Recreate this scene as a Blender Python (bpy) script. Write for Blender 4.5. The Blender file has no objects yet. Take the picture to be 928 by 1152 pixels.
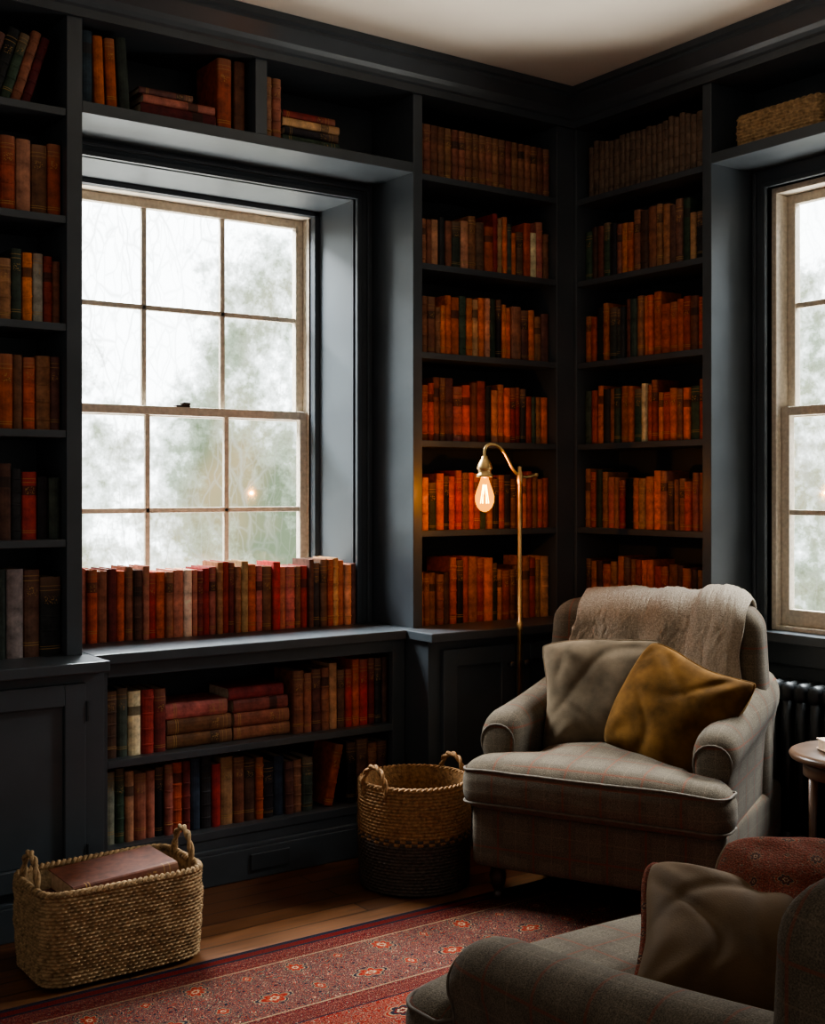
import bpy, math, random
from mathutils import Vector, Matrix, noise
random.seed(7)
S=bpy.context.scene
COL=S.collection
pi=math.pi
try: S.view_settings.look='AgX - Medium High Contrast'
except Exception as ex: print('look',ex)
# ---------------------------------------------------------------- materials
def newmat(name):
    m=bpy.data.materials.new(name); m.use_nodes=True
    nt=m.node_tree; b=nt.nodes.get('Principled BSDF')
    return m,nt,b
def N(nt,t,**kw):
    n=nt.nodes.new(t)
    for k,v in kw.items():
        if k.startswith('i_'):
            key=k[2:]; key=int(key) if key.isdigit() else key.replace('_',' ')
            n.inputs[key].default_value=v
        else: setattr(n,k,v)
    return n
def M(nt,op,a,b=None,c=None,clamp=False):
    n=nt.nodes.new('ShaderNodeMath'); n.operation=op; n.use_clamp=clamp
    for i,x in enumerate((a,b,c)):
        if x is None: continue
        if isinstance(x,(int,float)): n.inputs[i].default_value=x
        else: nt.links.new(x,n.inputs[i])
    return n.outputs[0]
def MIX(nt,f,a,b,blend='MIX'):
    n=nt.nodes.new('ShaderNodeMix'); n.data_type='RGBA'; n.blend_type=blend
    for idx,x in ((0,f),(6,a),(7,b)):
        if isinstance(x,(int,float)): n.inputs[idx].default_value=x
        elif isinstance(x,tuple): n.inputs[idx].default_value=(*x[:3],1)
        else: nt.links.new(x,n.inputs[idx])
    return n.outputs[2]
def RAMP(nt,f,stops,interp='LINEAR'):
    n=nt.nodes.new('ShaderNodeValToRGB'); cr=n.color_ramp; cr.interpolation=interp
    while len(cr.elements)<len(stops): cr.elements.new(.5)
    for e,(p,c) in zip(cr.elements,stops):
        e.position=p; e.color=(*c[:3],1)
    nt.links.new(f,n.inputs[0]); return n.outputs[0]
def simple(name,col,rough=.5,metal=0,nscale=0,namp=.15,bump=0,bscale=80,spec=.5,sheen=0,sheencol=None,bdist=.01):
    m,nt,b=newmat(name)
    b.inputs['Base Color'].default_value=(*col,1)
    b.inputs['Roughness'].default_value=rough
    b.inputs['Metallic'].default_value=metal
    b.inputs['Specular IOR Level'].default_value=spec
    if sheen:
        b.inputs['Sheen Weight'].default_value=sheen
        b.inputs['Sheen Roughness'].default_value=.35
        if sheencol: b.inputs['Sheen Tint'].default_value=(*sheencol,1)
    tc=N(nt,'ShaderNodeTexCoord')
    if nscale:
        nz=N(nt,'ShaderNodeTexNoise',i_Scale=nscale,i_Detail=5.0); nt.links.new(tc.outputs['Object'],nz.inputs['Vector'])
        lo=tuple(c*(1-namp) for c in col); hi=tuple(min(1,c*(1+namp)) for c in col)
        nt.links.new(RAMP(nt,nz.outputs[0],[(.3,lo),(.7,hi)]),b.inputs['Base Color'])
    if bump:
        nz=N(nt,'ShaderNodeTexNoise',i_Scale=bscale,i_Detail=4.0); nt.links.new(tc.outputs['Object'],nz.inputs['Vector'])
        bp=N(nt,'ShaderNodeBump',i_Strength=bump,i_Distance=bdist); nt.links.new(nz.outputs[0],bp.inputs['Height']); nt.links.new(bp.outputs[0],b.inputs['Normal'])
    return m
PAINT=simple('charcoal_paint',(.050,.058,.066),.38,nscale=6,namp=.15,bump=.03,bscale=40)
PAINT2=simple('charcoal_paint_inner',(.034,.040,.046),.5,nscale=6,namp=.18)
WALLM=simple('charcoal_wall',(.064,.073,.082),.42,nscale=3,namp=.1)
CEILM=simple('ceiling_plaster',(.64,.565,.48),.9,nscale=3,namp=.04)
FRAMEM=simple('weathered_window_paint',(.52,.45,.36),.6,nscale=60,namp=.18,bump=.1)
BRASS=simple('aged_brass',(.68,.46,.21),.36,metal=1,nscale=20,namp=.2)
IRON=simple('dark_cast_iron',(.02,.023,.026),.45,nscale=15,namp=.3)
DARKWOOD=simple('dark_turned_wood',(.030,.015,.009),.35,nscale=12,namp=.4)
TABLEW=simple('table_wood',(.10,.054,.030),.35,nscale=14,namp=.3)
PAGES=simple('page_edges',(.52,.38,.27),.9,nscale=60,namp=.25)
PIPE=simple('piping_cloth',(.095,.075,.055),.9,nscale=60,namp=.2)
VTAUPE=simple('taupe_velvet',(.118,.088,.058),.9,nscale=14,namp=.35,bump=.2,bscale=300,bdist=.003,spec=.06,sheen=.10,sheencol=(1,.82,.62))
VMUST=simple('mustard_velvet',(.098,.047,.012),.85,nscale=14,namp=.5,bump=.2,bscale=300,bdist=.003,spec=.06,sheen=.16,sheencol=(1,.62,.28))
VBROWN=simple('brown_satin',(.105,.066,.036),.7,nscale=8,namp=.3,bump=.15,bscale=300,bdist=.003,spec=.06,sheen=.06,sheencol=(1,.75,.5))
THROW=simple('wool_throw',(.43,.355,.275),.95,nscale=190,namp=.30,bump=1.0,bscale=420,spec=.05,sheen=.35,sheencol=(1,.92,.82),bdist=.008)
SEAG=simple('seagrass',(.29,.185,.095),.8,nscale=60,namp=.5,bump=.3,bscale=180,spec=.2)
WILLOW=simple('tan_willow',(.26,.14,.060),.7,nscale=90,namp=.45,bump=.3,bscale=150,spec=.2)
BLACKW=simple('dark_willow',(.048,.034,.025),.65,nscale=90,namp=.55,bump=.3,bscale=150)
def bookmat():
    m,nt,b=newmat('book_cloth')
    oi=N(nt,'ShaderNodeObjectInfo'); tc=N(nt,'ShaderNodeTexCoord')
    nz=N(nt,'ShaderNodeTexNoise',i_Scale=34.0,i_Detail=7.0,i_Roughness=.62); nt.links.new(tc.outputs['Object'],nz.inputs['Vector'])
    wear=RAMP(nt,nz.outputs[0],[(.3,(.5,.5,.5)),(.5,(.95,.95,.95)),(.7,(1.4,1.38,1.34))])
    c=MIX(nt,1.0,oi.outputs['Color'],wear,'MULTIPLY')
    sp=N(nt,'ShaderNodeSeparateXYZ'); nt.links.new(tc.outputs['Generated'],sp.inputs[0]); z=sp.outputs[2]; y=sp.outputs[1]; x=sp.outputs[0]
    rnd=oi.outputs['Random']
    r2=M(nt,'FRACT',M(nt,'MULTIPLY',rnd,17.3)); r3=M(nt,'FRACT',M(nt,'MULTIPLY',rnd,53.7)); r4=M(nt,'FRACT',M(nt,'MULTIPLY',rnd,91.1))
    def line(p,w): return M(nt,'LESS_THAN',M(nt,'ABSOLUTE',M(nt,'SUBTRACT',z,p)),w)
    off=M(nt,'MULTIPLY',r4,.10)
    g=line(M(nt,'ADD',off,.06),.006)
    for p in (.09,.80,.855):
        g=M(nt,'MAXIMUM',g,line(M(nt,'ADD',off,p),.005))
    nz2=N(nt,'ShaderNodeTexNoise',i_Scale=220.0); nt.links.new(tc.outputs['Object'],nz2.inputs['Vector'])
    zone=M(nt,'MULTIPLY',M(nt,'LESS_THAN',M(nt,'ABSOLUTE',M(nt,'SUBTRACT',z,M(nt,'ADD',off,.68))),.055),M(nt,'LESS_THAN',M(nt,'ABSOLUTE',M(nt,'SUBTRACT',x,.5)),.32))
    g=M(nt,'MAXIMUM',g,M(nt,'MULTIPLY',zone,M(nt,'GREATER_THAN',nz2.outputs[0],.57)))
    spine=M(nt,'LESS_THAN',y,.12)
    has=M(nt,'GREATER_THAN',r3,.40)
    g=M(nt,'MULTIPLY',M(nt,'MULTIPLY',g,spine),has)
    lab=M(nt,'MULTIPLY',M(nt,'MULTIPLY',M(nt,'LESS_THAN',M(nt,'ABSOLUTE',M(nt,'SUBTRACT',z,M(nt,'ADD',off,.68))),.07),spine),M(nt,'GREATER_THAN',r2,.82))
    c=MIX(nt,M(nt,'MULTIPLY',lab,.75),c,(.025,.018,.014))
    c=MIX(nt,M(nt,'MULTIPLY',g,.6),c,(.45,.27,.08))
    fade=M(nt,'MULTIPLY',M(nt,'MULTIPLY',M(nt,'MULTIPLY',M(nt,'SUBTRACT',z,.66,clamp=True),1.5),M(nt,'GREATER_THAN',r3,.5)),spine)
    c=MIX(nt,fade,c,(.27,.14,.08))
    nt.links.new(c,b.inputs['Base Color']); b.inputs['Roughness'].default_value=.65; b.inputs['Specular IOR Level'].default_value=.3
    bp=N(nt,'ShaderNodeBump',i_Strength=.2,i_Distance=.004); nt.links.new(nz.outputs[0],bp.inputs['Height']); nt.links.new(bp.outputs[0],b.inputs['Normal'])
    return m
BOOK=bookmat()
def plaidmat():
    m,nt,b=newmat('plaid_tweed')
    tc=N(nt,'ShaderNodeTexCoord')
    p=N(nt,'ShaderNodeSeparateXYZ'); nt.links.new(tc.outputs['Object'],p.inputs[0])
    n=N(nt,'ShaderNodeSeparateXYZ'); nt.links.new(tc.outputs['Normal'],n.inputs[0])
    nz=N(nt,'ShaderNodeTexNoise',i_Scale=340.0,i_Detail=2.0); nt.links.new(tc.outputs['Object'],nz.inputs['Vector'])
    base=RAMP(nt,nz.outputs[0],[(.3,(.062,.048,.034)),(.5,(.100,.079,.056)),(.72,(.150,.120,.086))])
    def lines(per,off,w):
        tot=None
        for i in range(3):
            f=M(nt,'FRACT',M(nt,'ADD',M(nt,'DIVIDE',p.outputs[i],per),off))
            l=M(nt,'LESS_THAN',M(nt,'ABSOLUTE',M(nt,'SUBTRACT',f,.5)),w)
            k=M(nt,'LESS_THAN',M(nt,'ABSOLUTE',n.outputs[i]),.6)
            l=M(nt,'MULTIPLY',l,k); tot=l if tot is None else M(nt,'ADD',tot,l)
        return M(nt,'MINIMUM',tot,1.0)
    c=MIX(nt,M(nt,'MULTIPLY',lines(.12,0,.16),.26),base,(.045,.036,.026))
    c=MIX(nt,M(nt,'MULTIPLY',lines(.12,.0,.026),.55),c,(.16,.045,.024))
    c=MIX(nt,M(nt,'MULTIPLY',lines(.12,.5,.014),.20),c,(.22,.165,.11))
    nt.links.new(c,b.inputs['Base Color']); b.inputs['Roughness'].default_value=.95
    b.inputs['Specular IOR Level'].default_value=.10
    b.inputs['Sheen Weight'].default_value=.04
    bp=N(nt,'ShaderNodeBump',i_Strength=.4,i_Distance=.003); nt.links.new(nz.outputs[0],bp.inputs['Height']); nt.links.new(bp.outputs[0],b.inputs['Normal'])
    return m
PLAID=plaidmat()
def floormat():
    m,nt,b=newmat('oak_floorboards')
    tc=N(nt,'ShaderNodeTexCoord')
    br=N(nt,'ShaderNodeTexBrick'); br.offset=.37
    nt.links.new(tc.outputs['Object'],br.inputs['Vector'])
    br.inputs['Scale'].default_value=1; br.inputs['Brick Width'].default_value=1.3; br.inputs['Row Height'].default_value=.085
    br.inputs['Mortar Size'].default_value=.003; br.inputs['Color1'].default_value=(.20,.090,.038,1); br.inputs['Color2'].default_value=(.10,.042,.018,1); br.inputs['Mortar'].default_value=(.010,.005,.003,1)
    mp=N(nt,'ShaderNodeMapping'); mp.inputs['Scale'].default_value=(1.5,28,1); nt.links.new(tc.outputs['Object'],mp.inputs[0])
    nz=N(nt,'ShaderNodeTexNoise',i_Scale=3.0,i_Detail=6.0); nt.links.new(mp.outputs[0],nz.inputs['Vector'])
    c=MIX(nt,1.0,br.outputs[0],RAMP(nt,nz.outputs[0],[(.3,(.5,.45,.4)),(.7,(1.2,1.15,1.1))]),'MULTIPLY')
    nt.links.new(c,b.inputs['Base Color'])
    nt.links.new(RAMP(nt,nz.outputs[0],[(.3,(.28,.28,.28)),(.7,(.42,.42,.42))]),b.inputs['Roughness'])
    return m
FLOORM=floormat()
def rugmat(hx,hy,name='persian_rug',sc=1.0,border=True,mute=.0):
    m,nt,b=newmat(name)
    tc=N(nt,'ShaderNodeTexCoord'); p=N(nt,'ShaderNodeSeparateXYZ')
    wob=N(nt,'ShaderNodeTexNoise',i_Scale=8.0,i_Detail=3.0); nt.links.new(tc.outputs['Object'],wob.inputs['Vector'])
    va=N(nt,'ShaderNodeVectorMath'); va.operation='MULTIPLY_ADD'; nt.links.new(wob.outputs[1],va.inputs[0]); va.inputs[1].default_value=(.05,.05,0); nt.links.new(tc.outputs['Object'],va.inputs[2])
    nt.links.new(va.outputs[0],p.inputs[0])
    q=N(nt,'ShaderNodeSeparateXYZ'); nt.links.new(tc.outputs['Object'],q.inputs[0])
    x,y=p.outputs[0],p.outputs[1]
    def motif(per,seed,ground,cols,k=1.0,ros=1.0):
        px=M(nt,'PINGPONG',M(nt,'ADD',x,seed),per); py=M(nt,'PINGPONG',M(nt,'ADD',y,seed*.7),per)
        cb=N(nt,'ShaderNodeCombineXYZ'); nt.links.new(px,cb.inputs[0]); nt.links.new(py,cb.inputs[1]); cb.inputs[2].default_value=seed
        nz=N(nt,'ShaderNodeTexNoise',i_Scale=4.4/per*k,i_Detail=1.5,i_Distortion=2.6); nt.links.new(cb.outputs[0],nz.inputs['Vector'])
        f=M(nt,'FRACT',M(nt,'MULTIPLY',nz.outputs[0],5.0))
        c=RAMP(nt,f,[(0,ground),(.24,cols[1]),(.31,cols[0]),(.46,ground),(.60,cols[2]),(.68,cols[4]),(.84,cols[3])],'CONSTANT')
        for (ox,oy,r0,npet) in ((0,0,.27,4.0),(per,per,.36,3.0),(per,0,.15,2.0),(0,per,.18,2.5)):
            dx=M(nt,'SUBTRACT',px,ox); dy=M(nt,'SUBTRACT',py,oy)
            d=M(nt,'SQRT',M(nt,'ADD',M(nt,'MULTIPLY',dx,dx),M(nt,'MULTIPLY',M(nt,'MULTIPLY',dy,dy),2.1 if npet==3.0 else .8)))
            an=M(nt,'ARCTAN2',dy,dx)
            pet=M(nt,'MULTIPLY',M(nt,'ABSOLUTE',M(nt,'COSINE',M(nt,'MULTIPLY',an,npet))),.42)
            dn=M(nt,'DIVIDE',d,M(nt,'MULTIPLY',M(nt,'ADD',pet,.66),per*r0*ros))
            rc=RAMP(nt,dn,[(0,cols[3]),(.16,cols[1]),(.26,cols[3]),(.42,cols[0]),(.62,cols[2]),(.72,cols[4]),(.86,cols[2])],'CONSTANT')
            c=MIX(nt,M(nt,'LESS_THAN',dn,.92),c,rc)
        return c
    red=(.19,.011,.006); dred=(.085,.007,.005); navy=(.012,.013,.022); cream=(.33,.25,.16); rust=(.20,.040,.018); tan=(.21,.14,.082)
    field=motif(.17*sc,3.1,red,(navy,cream,tan,dred,red))
    main=motif(.145*sc,1.7,navy,(red,cream,tan,rust,navy),.80,1.0)
    thin=motif(.034*sc,5.2,dred,(red,cream,navy,navy,dred),.6)
    if border:
        d=M(nt,'MINIMUM',M(nt,'SUBTRACT',hx,M(nt,'ABSOLUTE',q.outputs[0])),M(nt,'SUBTRACT',hy,M(nt,'ABSOLUTE',q.outputs[1])))
        def lt(v): return M(nt,'LESS_THAN',d,v)
        c=field
        c=MIX(nt,lt(.50),c,navy); c=MIX(nt,lt(.495),c,thin); c=MIX(nt,lt(.425),c,tan); c=MIX(nt,lt(.419),c,main)
        c=MIX(nt,lt(.13),c,tan); c=MIX(nt,lt(.124),c,thin); c=MIX(nt,lt(.055),c,navy); c=MIX(nt,lt(.045),c,dred); c=MIX(nt,lt(.02),c,navy)
    else: c=field
    fz=N(nt,'ShaderNodeTexNoise',i_Scale=260.0,i_Detail=2.0); nt.links.new(tc.outputs['Object'],fz.inputs['Vector'])
    c=MIX(nt,1.0,c,RAMP(nt,fz.outputs[0],[(.3,(.45,.45,.45)),(.7,(1.3,1.3,1.3))]),'MULTIPLY')
    wz=N(nt,'ShaderNodeTexNoise',i_Scale=5.0,i_Detail=5.0); nt.links.new(tc.outputs['Object'],wz.inputs['Vector'])
    c=MIX(nt,RAMP(nt,wz.outputs[0],[(.4,(.0,.0,.0)),(.7,(.22,.22,.22))]),c,(.05,.026,.019))
    if mute: c=MIX(nt,mute,c,(.12,.075,.045))
    nt.links.new(c,b.inputs['Base Color']); b.inputs['Roughness'].default_value=.95
    b.inputs['Specular IOR Level'].default_value=.05
    bp=N(nt,'ShaderNodeBump',i_Strength=.6,i_Distance=.004); nt.links.new(fz.outputs[0],bp.inputs['Height']); nt.links.new(bp.outputs[0],b.inputs['Normal'])
    return m
PAISLEY=rugmat(1,1,'paisley_cloth',.34,False,.25)
def glassmat():
    m,nt,b=newmat('window_glass'); nt.nodes.remove(b)
    out=nt.nodes['Material Output']; t=N(nt,'ShaderNodeBsdfTransparent'); t.inputs[0].default_value=(.95,.97,.97,1)
    g=N(nt,'ShaderNodeBsdfGlossy'); g.inputs['Roughness'].default_value=.05; mx=N(nt,'ShaderNodeMixShader'); mx.inputs[0].default_value=.04
    nt.links.new(t.outputs[0],mx.inputs[1]); nt.links.new(g.outputs[0],mx.inputs[2]); nt.links.new(mx.outputs[0],out.inputs[0]); return m
GLASS=glassmat()
def bulbmat():
    m,nt,b=newmat('bulb_glass'); nt.nodes.remove(b)
    out=nt.nodes['Material Output']; t=N(nt,'ShaderNodeBsdfTransparent'); t.inputs[0].default_value=(1,.62,.20,1)
    e=N(nt,'ShaderNodeEmission'); e.inputs[0].default_value=(1,.38,.02,1); e.inputs[1].default_value=3.4
    mx=N(nt,'ShaderNodeMixShader'); mx.inputs[0].default_value=.5
    nt.links.new(t.outputs[0],mx.inputs[1]); nt.links.new(e.outputs[0],mx.inputs[2]); nt.links.new(mx.outputs[0],out.inputs[0]); return m
BULB=bulbmat()
def emis(name,col,s):
    m,nt,b=newmat(name); b.inputs['Base Color'].default_value=(0,0,0,1); b.inputs['Emission Color'].default_value=(*col,1); b.inputs['Emission Strength'].default_value=s; return m
FILA=emis('glowing_filament',(1,.68,.22),80)
GARDEN=13.0
def gardenmat():
    m,nt,b=newmat('hazy_garden'); nt.nodes.remove(b); out=nt.nodes['Material Output']
    tc=N(nt,'ShaderNodeTexCoord'); p=N(nt,'ShaderNodeSeparateXYZ'); nt.links.new(tc.outputs['Object'],p.inputs[0])
    mpv=N(nt,'ShaderNodeMapping'); mpv.inputs['Scale'].default_value=(1,1,.6); nt.links.new(tc.outputs['Object'],mpv.inputs[0])
    n1=N(nt,'ShaderNodeTexNoise',i_Scale=1.1,i_Detail=2.5); nt.links.new(mpv.outputs[0],n1.inputs['Vector'])
    n2=N(nt,'ShaderNodeTexNoise',i_Scale=7.0,i_Detail=8.0,i_Roughness=.70); nt.links.new(tc.outputs['Object'],n2.inputs['Vector'])
    n3=N(nt,'ShaderNodeTexNoise',i_Scale=1.7,i_Detail=2.0); nt.links.new(mpv.outputs[0],n3.inputs['Vector'])
    hgt=M(nt,'MULTIPLY',M(nt,'SUBTRACT',2.75,p.outputs[2]),.46)
    f=M(nt,'ADD',hgt,M(nt,'ADD',M(nt,'MULTIPLY',M(nt,'SUBTRACT',n1.outputs[0],.46),3.0),M(nt,'MULTIPLY',M(nt,'SUBTRACT',n2.outputs[0],.5),2.0)),clamp=True)
    c=RAMP(nt,f,[(0,(.56,.58,.59)),(.25,(.25,.265,.26)),(.6,(.078,.090,.070)),(1,(.032,.040,.025))])
    c=MIX(nt,M(nt,'MULTIPLY',M(nt,'MULTIPLY',f,M(nt,'SUBTRACT',n3.outputs[0],.45,clamp=True)),2.5),c,(.10,.07,.038))
    nd=N(nt,'ShaderNodeTexNoise',i_Scale=2.5,i_Detail=3.0); nt.links.new(tc.outputs['Object'],nd.inputs['Vector'])
    add=N(nt,'ShaderNodeMixRGB'); add.blend_type='ADD'; add.inputs[0].default_value=.14
    nt.links.new(tc.outputs['Object'],add.inputs[1]); nt.links.new(nd.outputs[1],add.inputs[2])
    br=None
    for sc,w,st in ((3.2,.024,1.0),(7.0,.040,.8),(14.0,.07,.6)):
        mp=N(nt,'ShaderNodeMapping'); mp.inputs['Scale'].default_value=(1,1,.34); mp.inputs['Rotation'].default_value=(.1*sc,.15,0); nt.links.new(add.outputs[0],mp.inputs[0])
        v=N(nt,'ShaderNodeTexVoronoi',i_Scale=sc); v.feature='DISTANCE_TO_EDGE'; nt.links.new(mp.outputs[0],v.inputs['Vector'])
        l=M(nt,'MULTIPLY',M(nt,'SUBTRACT',1.0,M(nt,'DIVIDE',v.outputs['Distance'],w),clamp=True),st)
        br=l if br is None else M(nt,'MAXIMUM',br,l)
    mask=M(nt,'MULTIPLY',M(nt,'SUBTRACT',n3.outputs[0],.34,clamp=True),3.8,clamp=True)
    c=MIX(nt,M(nt,'MULTIPLY',M(nt,'MULTIPLY',br,mask),.60),c,(.09,.09,.08))
    e=N(nt,'ShaderNodeEmission'); nt.links.new(c,e.inputs[0]); e.inputs[1].default_value=GARDEN
    nt.links.new(e.outputs[0],out.inputs[0]); return m
GARD=gardenmat()
# ---------------------------------------------------------------- mesh helpers
class MB:
    def __init__(s): s.v=[]; s.f=[]; s.m=[]
    def add(s,v,f,mi=0):
        o=len(s.v); s.v+= [tuple(p) for p in v]; s.f+=[tuple(i+o for i in q) for q in f]; s.m+=[mi]*len(f)
    def box(s,x0,x1,y0,y1,z0,z1,mi=0):
        s.add([(x0,y0,z0),(x1,y0,z0),(x1,y1,z0),(x0,y1,z0),(x0,y0,z1),(x1,y0,z1),(x1,y1,z1),(x0,y1,z1)],
              [(0,3,2,1),(4,5,6,7),(0,1,5,4),(1,2,6,5),(2,3,7,6),(3,0,4,7)],mi)
    def tube(s,path,r,seg=8,closed=False,mi=0):
        P=[Vector(p) for p in path]; n=len(P); rs=r if isinstance(r,(list,tuple)) else [r]*n
        V=[];up=None
        for i in range(n):
            if closed: t=P[(i+1)%n]-P[i-1]
            else: t=P[min(i+1,n-1)]-P[max(i-1,0)]
            t.normalize()
            if up is None:
                up=Vector((0,0,1)) if abs(t.z)<.9 else Vector((1,0,0))
            a=(up-t*up.dot(t))
            if a.length<1e-5: a=t.orthogonal()
            a.normalize(); up=a; b=t.cross(a)
            for k in range(seg):
                th=2*pi*k/seg; V.append(P[i]+(a*math.cos(th)+b*math.sin(th))*rs[i])
        F=[]
        for i in range(n if closed else n-1):
            j=(i+1)%n
            for k in range(seg):
                l=(k+1)%seg; F.append((i*seg+k,i*seg+l,j*seg+l,j*seg+k))
        if not closed:
            F.append(tuple(range(seg))[::-1]); F.append(tuple((n-1)*seg+k for k in range(seg)))
        s.add(V,F,mi)
    def lathe(s,prof,seg=24,c=(0,0,0),mi=0):
        V=[];F=[]
        for r,z in prof:
            for k in range(seg):
                a=2*pi*k/seg; V.append((c[0]+r*math.cos(a),c[1]+r*math.sin(a),c[2]+z))
        for i in range(len(prof)-1):
            for k in range(seg):
                l=(k+1)%seg; F.append((i*seg+k,i*seg+l,(i+1)*seg+l,(i+1)*seg+k))
        F.append(tuple(range(seg))[::-1]); F.append(tuple((len(prof)-1)*seg+k for k in range(seg)))
        s.add(V,F,mi)
    def obj(s,name,mats,parent=None,loc=(0,0,0),rot=(0,0,0),smooth=False,bevel=0,bseg=2,auto=None):
        me=bpy.data.meshes.new(name); me.from_pydata(s.v,[],s.f)
        if not isinstance(mats,(list,tuple)): mats=[mats]
        for m in mats: me.materials.append(m)
        for p,mi in zip(me.polygons,s.m): p.material_index=mi; p.use_smooth=smooth
        me.update()
        o=bpy.data.objects.new(name,me); COL.objects.link(o)
        if parent: o.parent=parent
        o.location=loc; o.rotation_euler=rot
        if bevel:
            b=o.modifiers.new('bevel','BEVEL'); b.width=bevel; b.segments=bseg; b.limit_method='ANGLE'
        return o
def tag(o,label=None,cat=None,group=None,kind=None):
    if label: o['label']=label
    if cat: o['category']=cat
    if group: o['group']=group
    if kind: o['kind']=kind
    return o
def thing(name,label,cat,loc,rotz=0):
    e=bpy.data.objects.new(name,None); e.empty_display_size=.1; COL.objects.link(e); e.location=loc; e.rotation_euler=(0,0,rotz)
    return tag(e,label,cat)
def wpart(parent,name,boxes,mat,bevel=.002):
    mb=MB()
    for b in boxes: mb.box(*b)
    l=parent.location
    return mb.obj(name,mat,parent,loc=(-l[0],-l[1],-l[2]),bevel=bevel)
def struct(name,boxes,mat,bevel=0,label=None):
    mb=MB()
    for b in boxes: mb.box(*b)
    o=mb.obj(name,mat,bevel=bevel); tag(o,label,None,None,'structure'); return o
def rbox(w,d,h,r,seg=20):
    half=(w/2,d/2,h/2)
    idx={};V=[];F=[]
    def mp(c,H):
        a=abs(c)
        if a<=.7+1e-9: return (c/.7)*(H-r),0
        s=math.tan((a-.7)/.3*pi/4); return math.copysign(H-r,c),math.copysign(s,c)
    def vert(i,j,k):
        key=(i,j,k)
        if key in idx: return idx[key]
        c=[-1+2*q/seg for q in key]
        ps=[mp(c[q],half[q]) for q in range(3)]
        o=Vector([p[1] for p in ps]); o=o/o.length*r if o.length>0 else o
        V.append(Vector([ps[q][0]+o[q] for q in range(3)])); idx[key]=len(V)-1; return idx[key]
    for a in range(3):
        b,c=(a+1)%3,(a+2)%3
        for side in (0,seg):
            for i in range(seg):
                for j in range(seg):
                    q=[]
                    for di,dj in ((0,0),(1,0),(1,1),(0,1)):
                        k=[0,0,0]; k[a]=side; k[b]=i+di; k[c]=j+dj; q.append(vert(*k))
                    F.append(tuple(q) if side else tuple(q[::-1]))
    return V,F
# ---------------------------------------------------------------- room
YA=3.75; XB=3.47
YW=4.04; XW=3.72
CZ=.80
CH=2.93
struct('floor',[(-1.6,XW+.11,-1.6,YW+.45,-.1,0)],FLOORM)
struct('ceiling',[(-1.6,XW+.11,-1.6,YW+.45,CH,CH+.1)],CEILM)
WX0,WX1=1.47,2.578
struct('wall_back',[(-1.6,WX0,YW,YW+.42,0,CH),(WX1,XW+.11,YW,YW+.42,0,CH),(WX0,WX1,YW,YW+.42,2.44,CH),(WX0,WX1,YW,YW+.42,0,CZ-.035)],WALLM)
RY0,RY1=1.87,2.955
struct('wall_right',[(XW,XW+.11,RY1,YW,0,CH),(XW,XW+.11,-1.6,RY0,0,CH),(XW,XW+.11,RY0,RY1,2.43,CH),(XW,XW+.11,RY0,RY1,0,CZ-.035)],WALLM)
prof=[(-.28,2.795),(.0,2.795),(.014,2.795),(.014,2.822),(.024,2.828),(.030,2.842),(.040,2.856),(.060,2.872),(.078,2.886),(.084,2.890),(.084,2.902),(.10,2.906),(.10,CH-.001),(-.28,CH-.001)]
def crown(name,back):
    V=[];n=len(prof)
    for o,z in prof:
        if back: V.append((-.6,YA-o,z))
        else: V.append((XB-o,-.8,z))
    for o,z in prof:
        if back: V.append((XB-o if o>=0 else XB,YA-o,z))
        else: V.append((XB-o,YA-o if o>=0 else YA,z))
    F=[(i,(i+1)%n,n+(i+1)%n,n+i) for i in range(n)]
    F+= [tuple(range(n))[::-1],tuple(range(n,2*n))]
    mb=MB(); mb.add(V,F); o=mb.obj(name,PAINT); tag(o,'stepped charcoal painted crown moulding under the ceiling',kind='structure')
crown('trim_1',True); crown('trim_2',False)
def casing(name,back):
    bx=[]
    if back:
        for x0,x1,s in ((WX0-.08,WX0,1),(WX1,WX1+.08,-1)):
            bx.append((x0,x1,YW-.02,YW+.002,CZ,2.50))
        bx.append((WX0-.08,WX1+.08,YW-.0205,YW+.002,2.44,2.50))
        bx+= [(WX1,WX1+.018,YW-.034,YW,CZ,2.458),(WX0-.018,WX0,YW-.034,YW,CZ,2.458),(WX0-.018,WX1+.018,YW-.0345,YW,2.44,2.458)]
        bx+= [(WX1+.05,WX1+.065,YW-.03,YW,CZ,2.50),(WX0-.065,WX0-.05,YW-.03,YW,CZ,2.50),(WX0-.065,WX1+.065,YW-.031,YW,2.475,2.488)]
        bx+= [(WX1-.022,WX1,YW+.25,YW+.30,CZ,2.44),(WX0,WX0+.022,YW+.25,YW+.30,CZ,2.44),(WX0,WX1,YW+.25,YW+.30,2.42,2.44)]
    else:
        bx=[(XW-.025,XW+.002,RY1,RY1+.069,CZ,2.50),(XW-.025,XW+.002,RY0-.09,RY0,CZ,2.50),(XW-.0255,XW+.002,RY0-.09,RY1+.069,2.43,2.50),
            (XW-.038,XW,RY1,RY1+.016,CZ,2.446),(XW-.0385,XW,RY0,RY1+.016,2.43,2.446),(XW-.036,XW,RY1+.045,RY1+.058,CZ,2.49)]
    o=struct(name,bx,PAINT,.002,'charcoal painted moulded window casing')
casing('trim_3',True); casing('trim_4',False)
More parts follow.
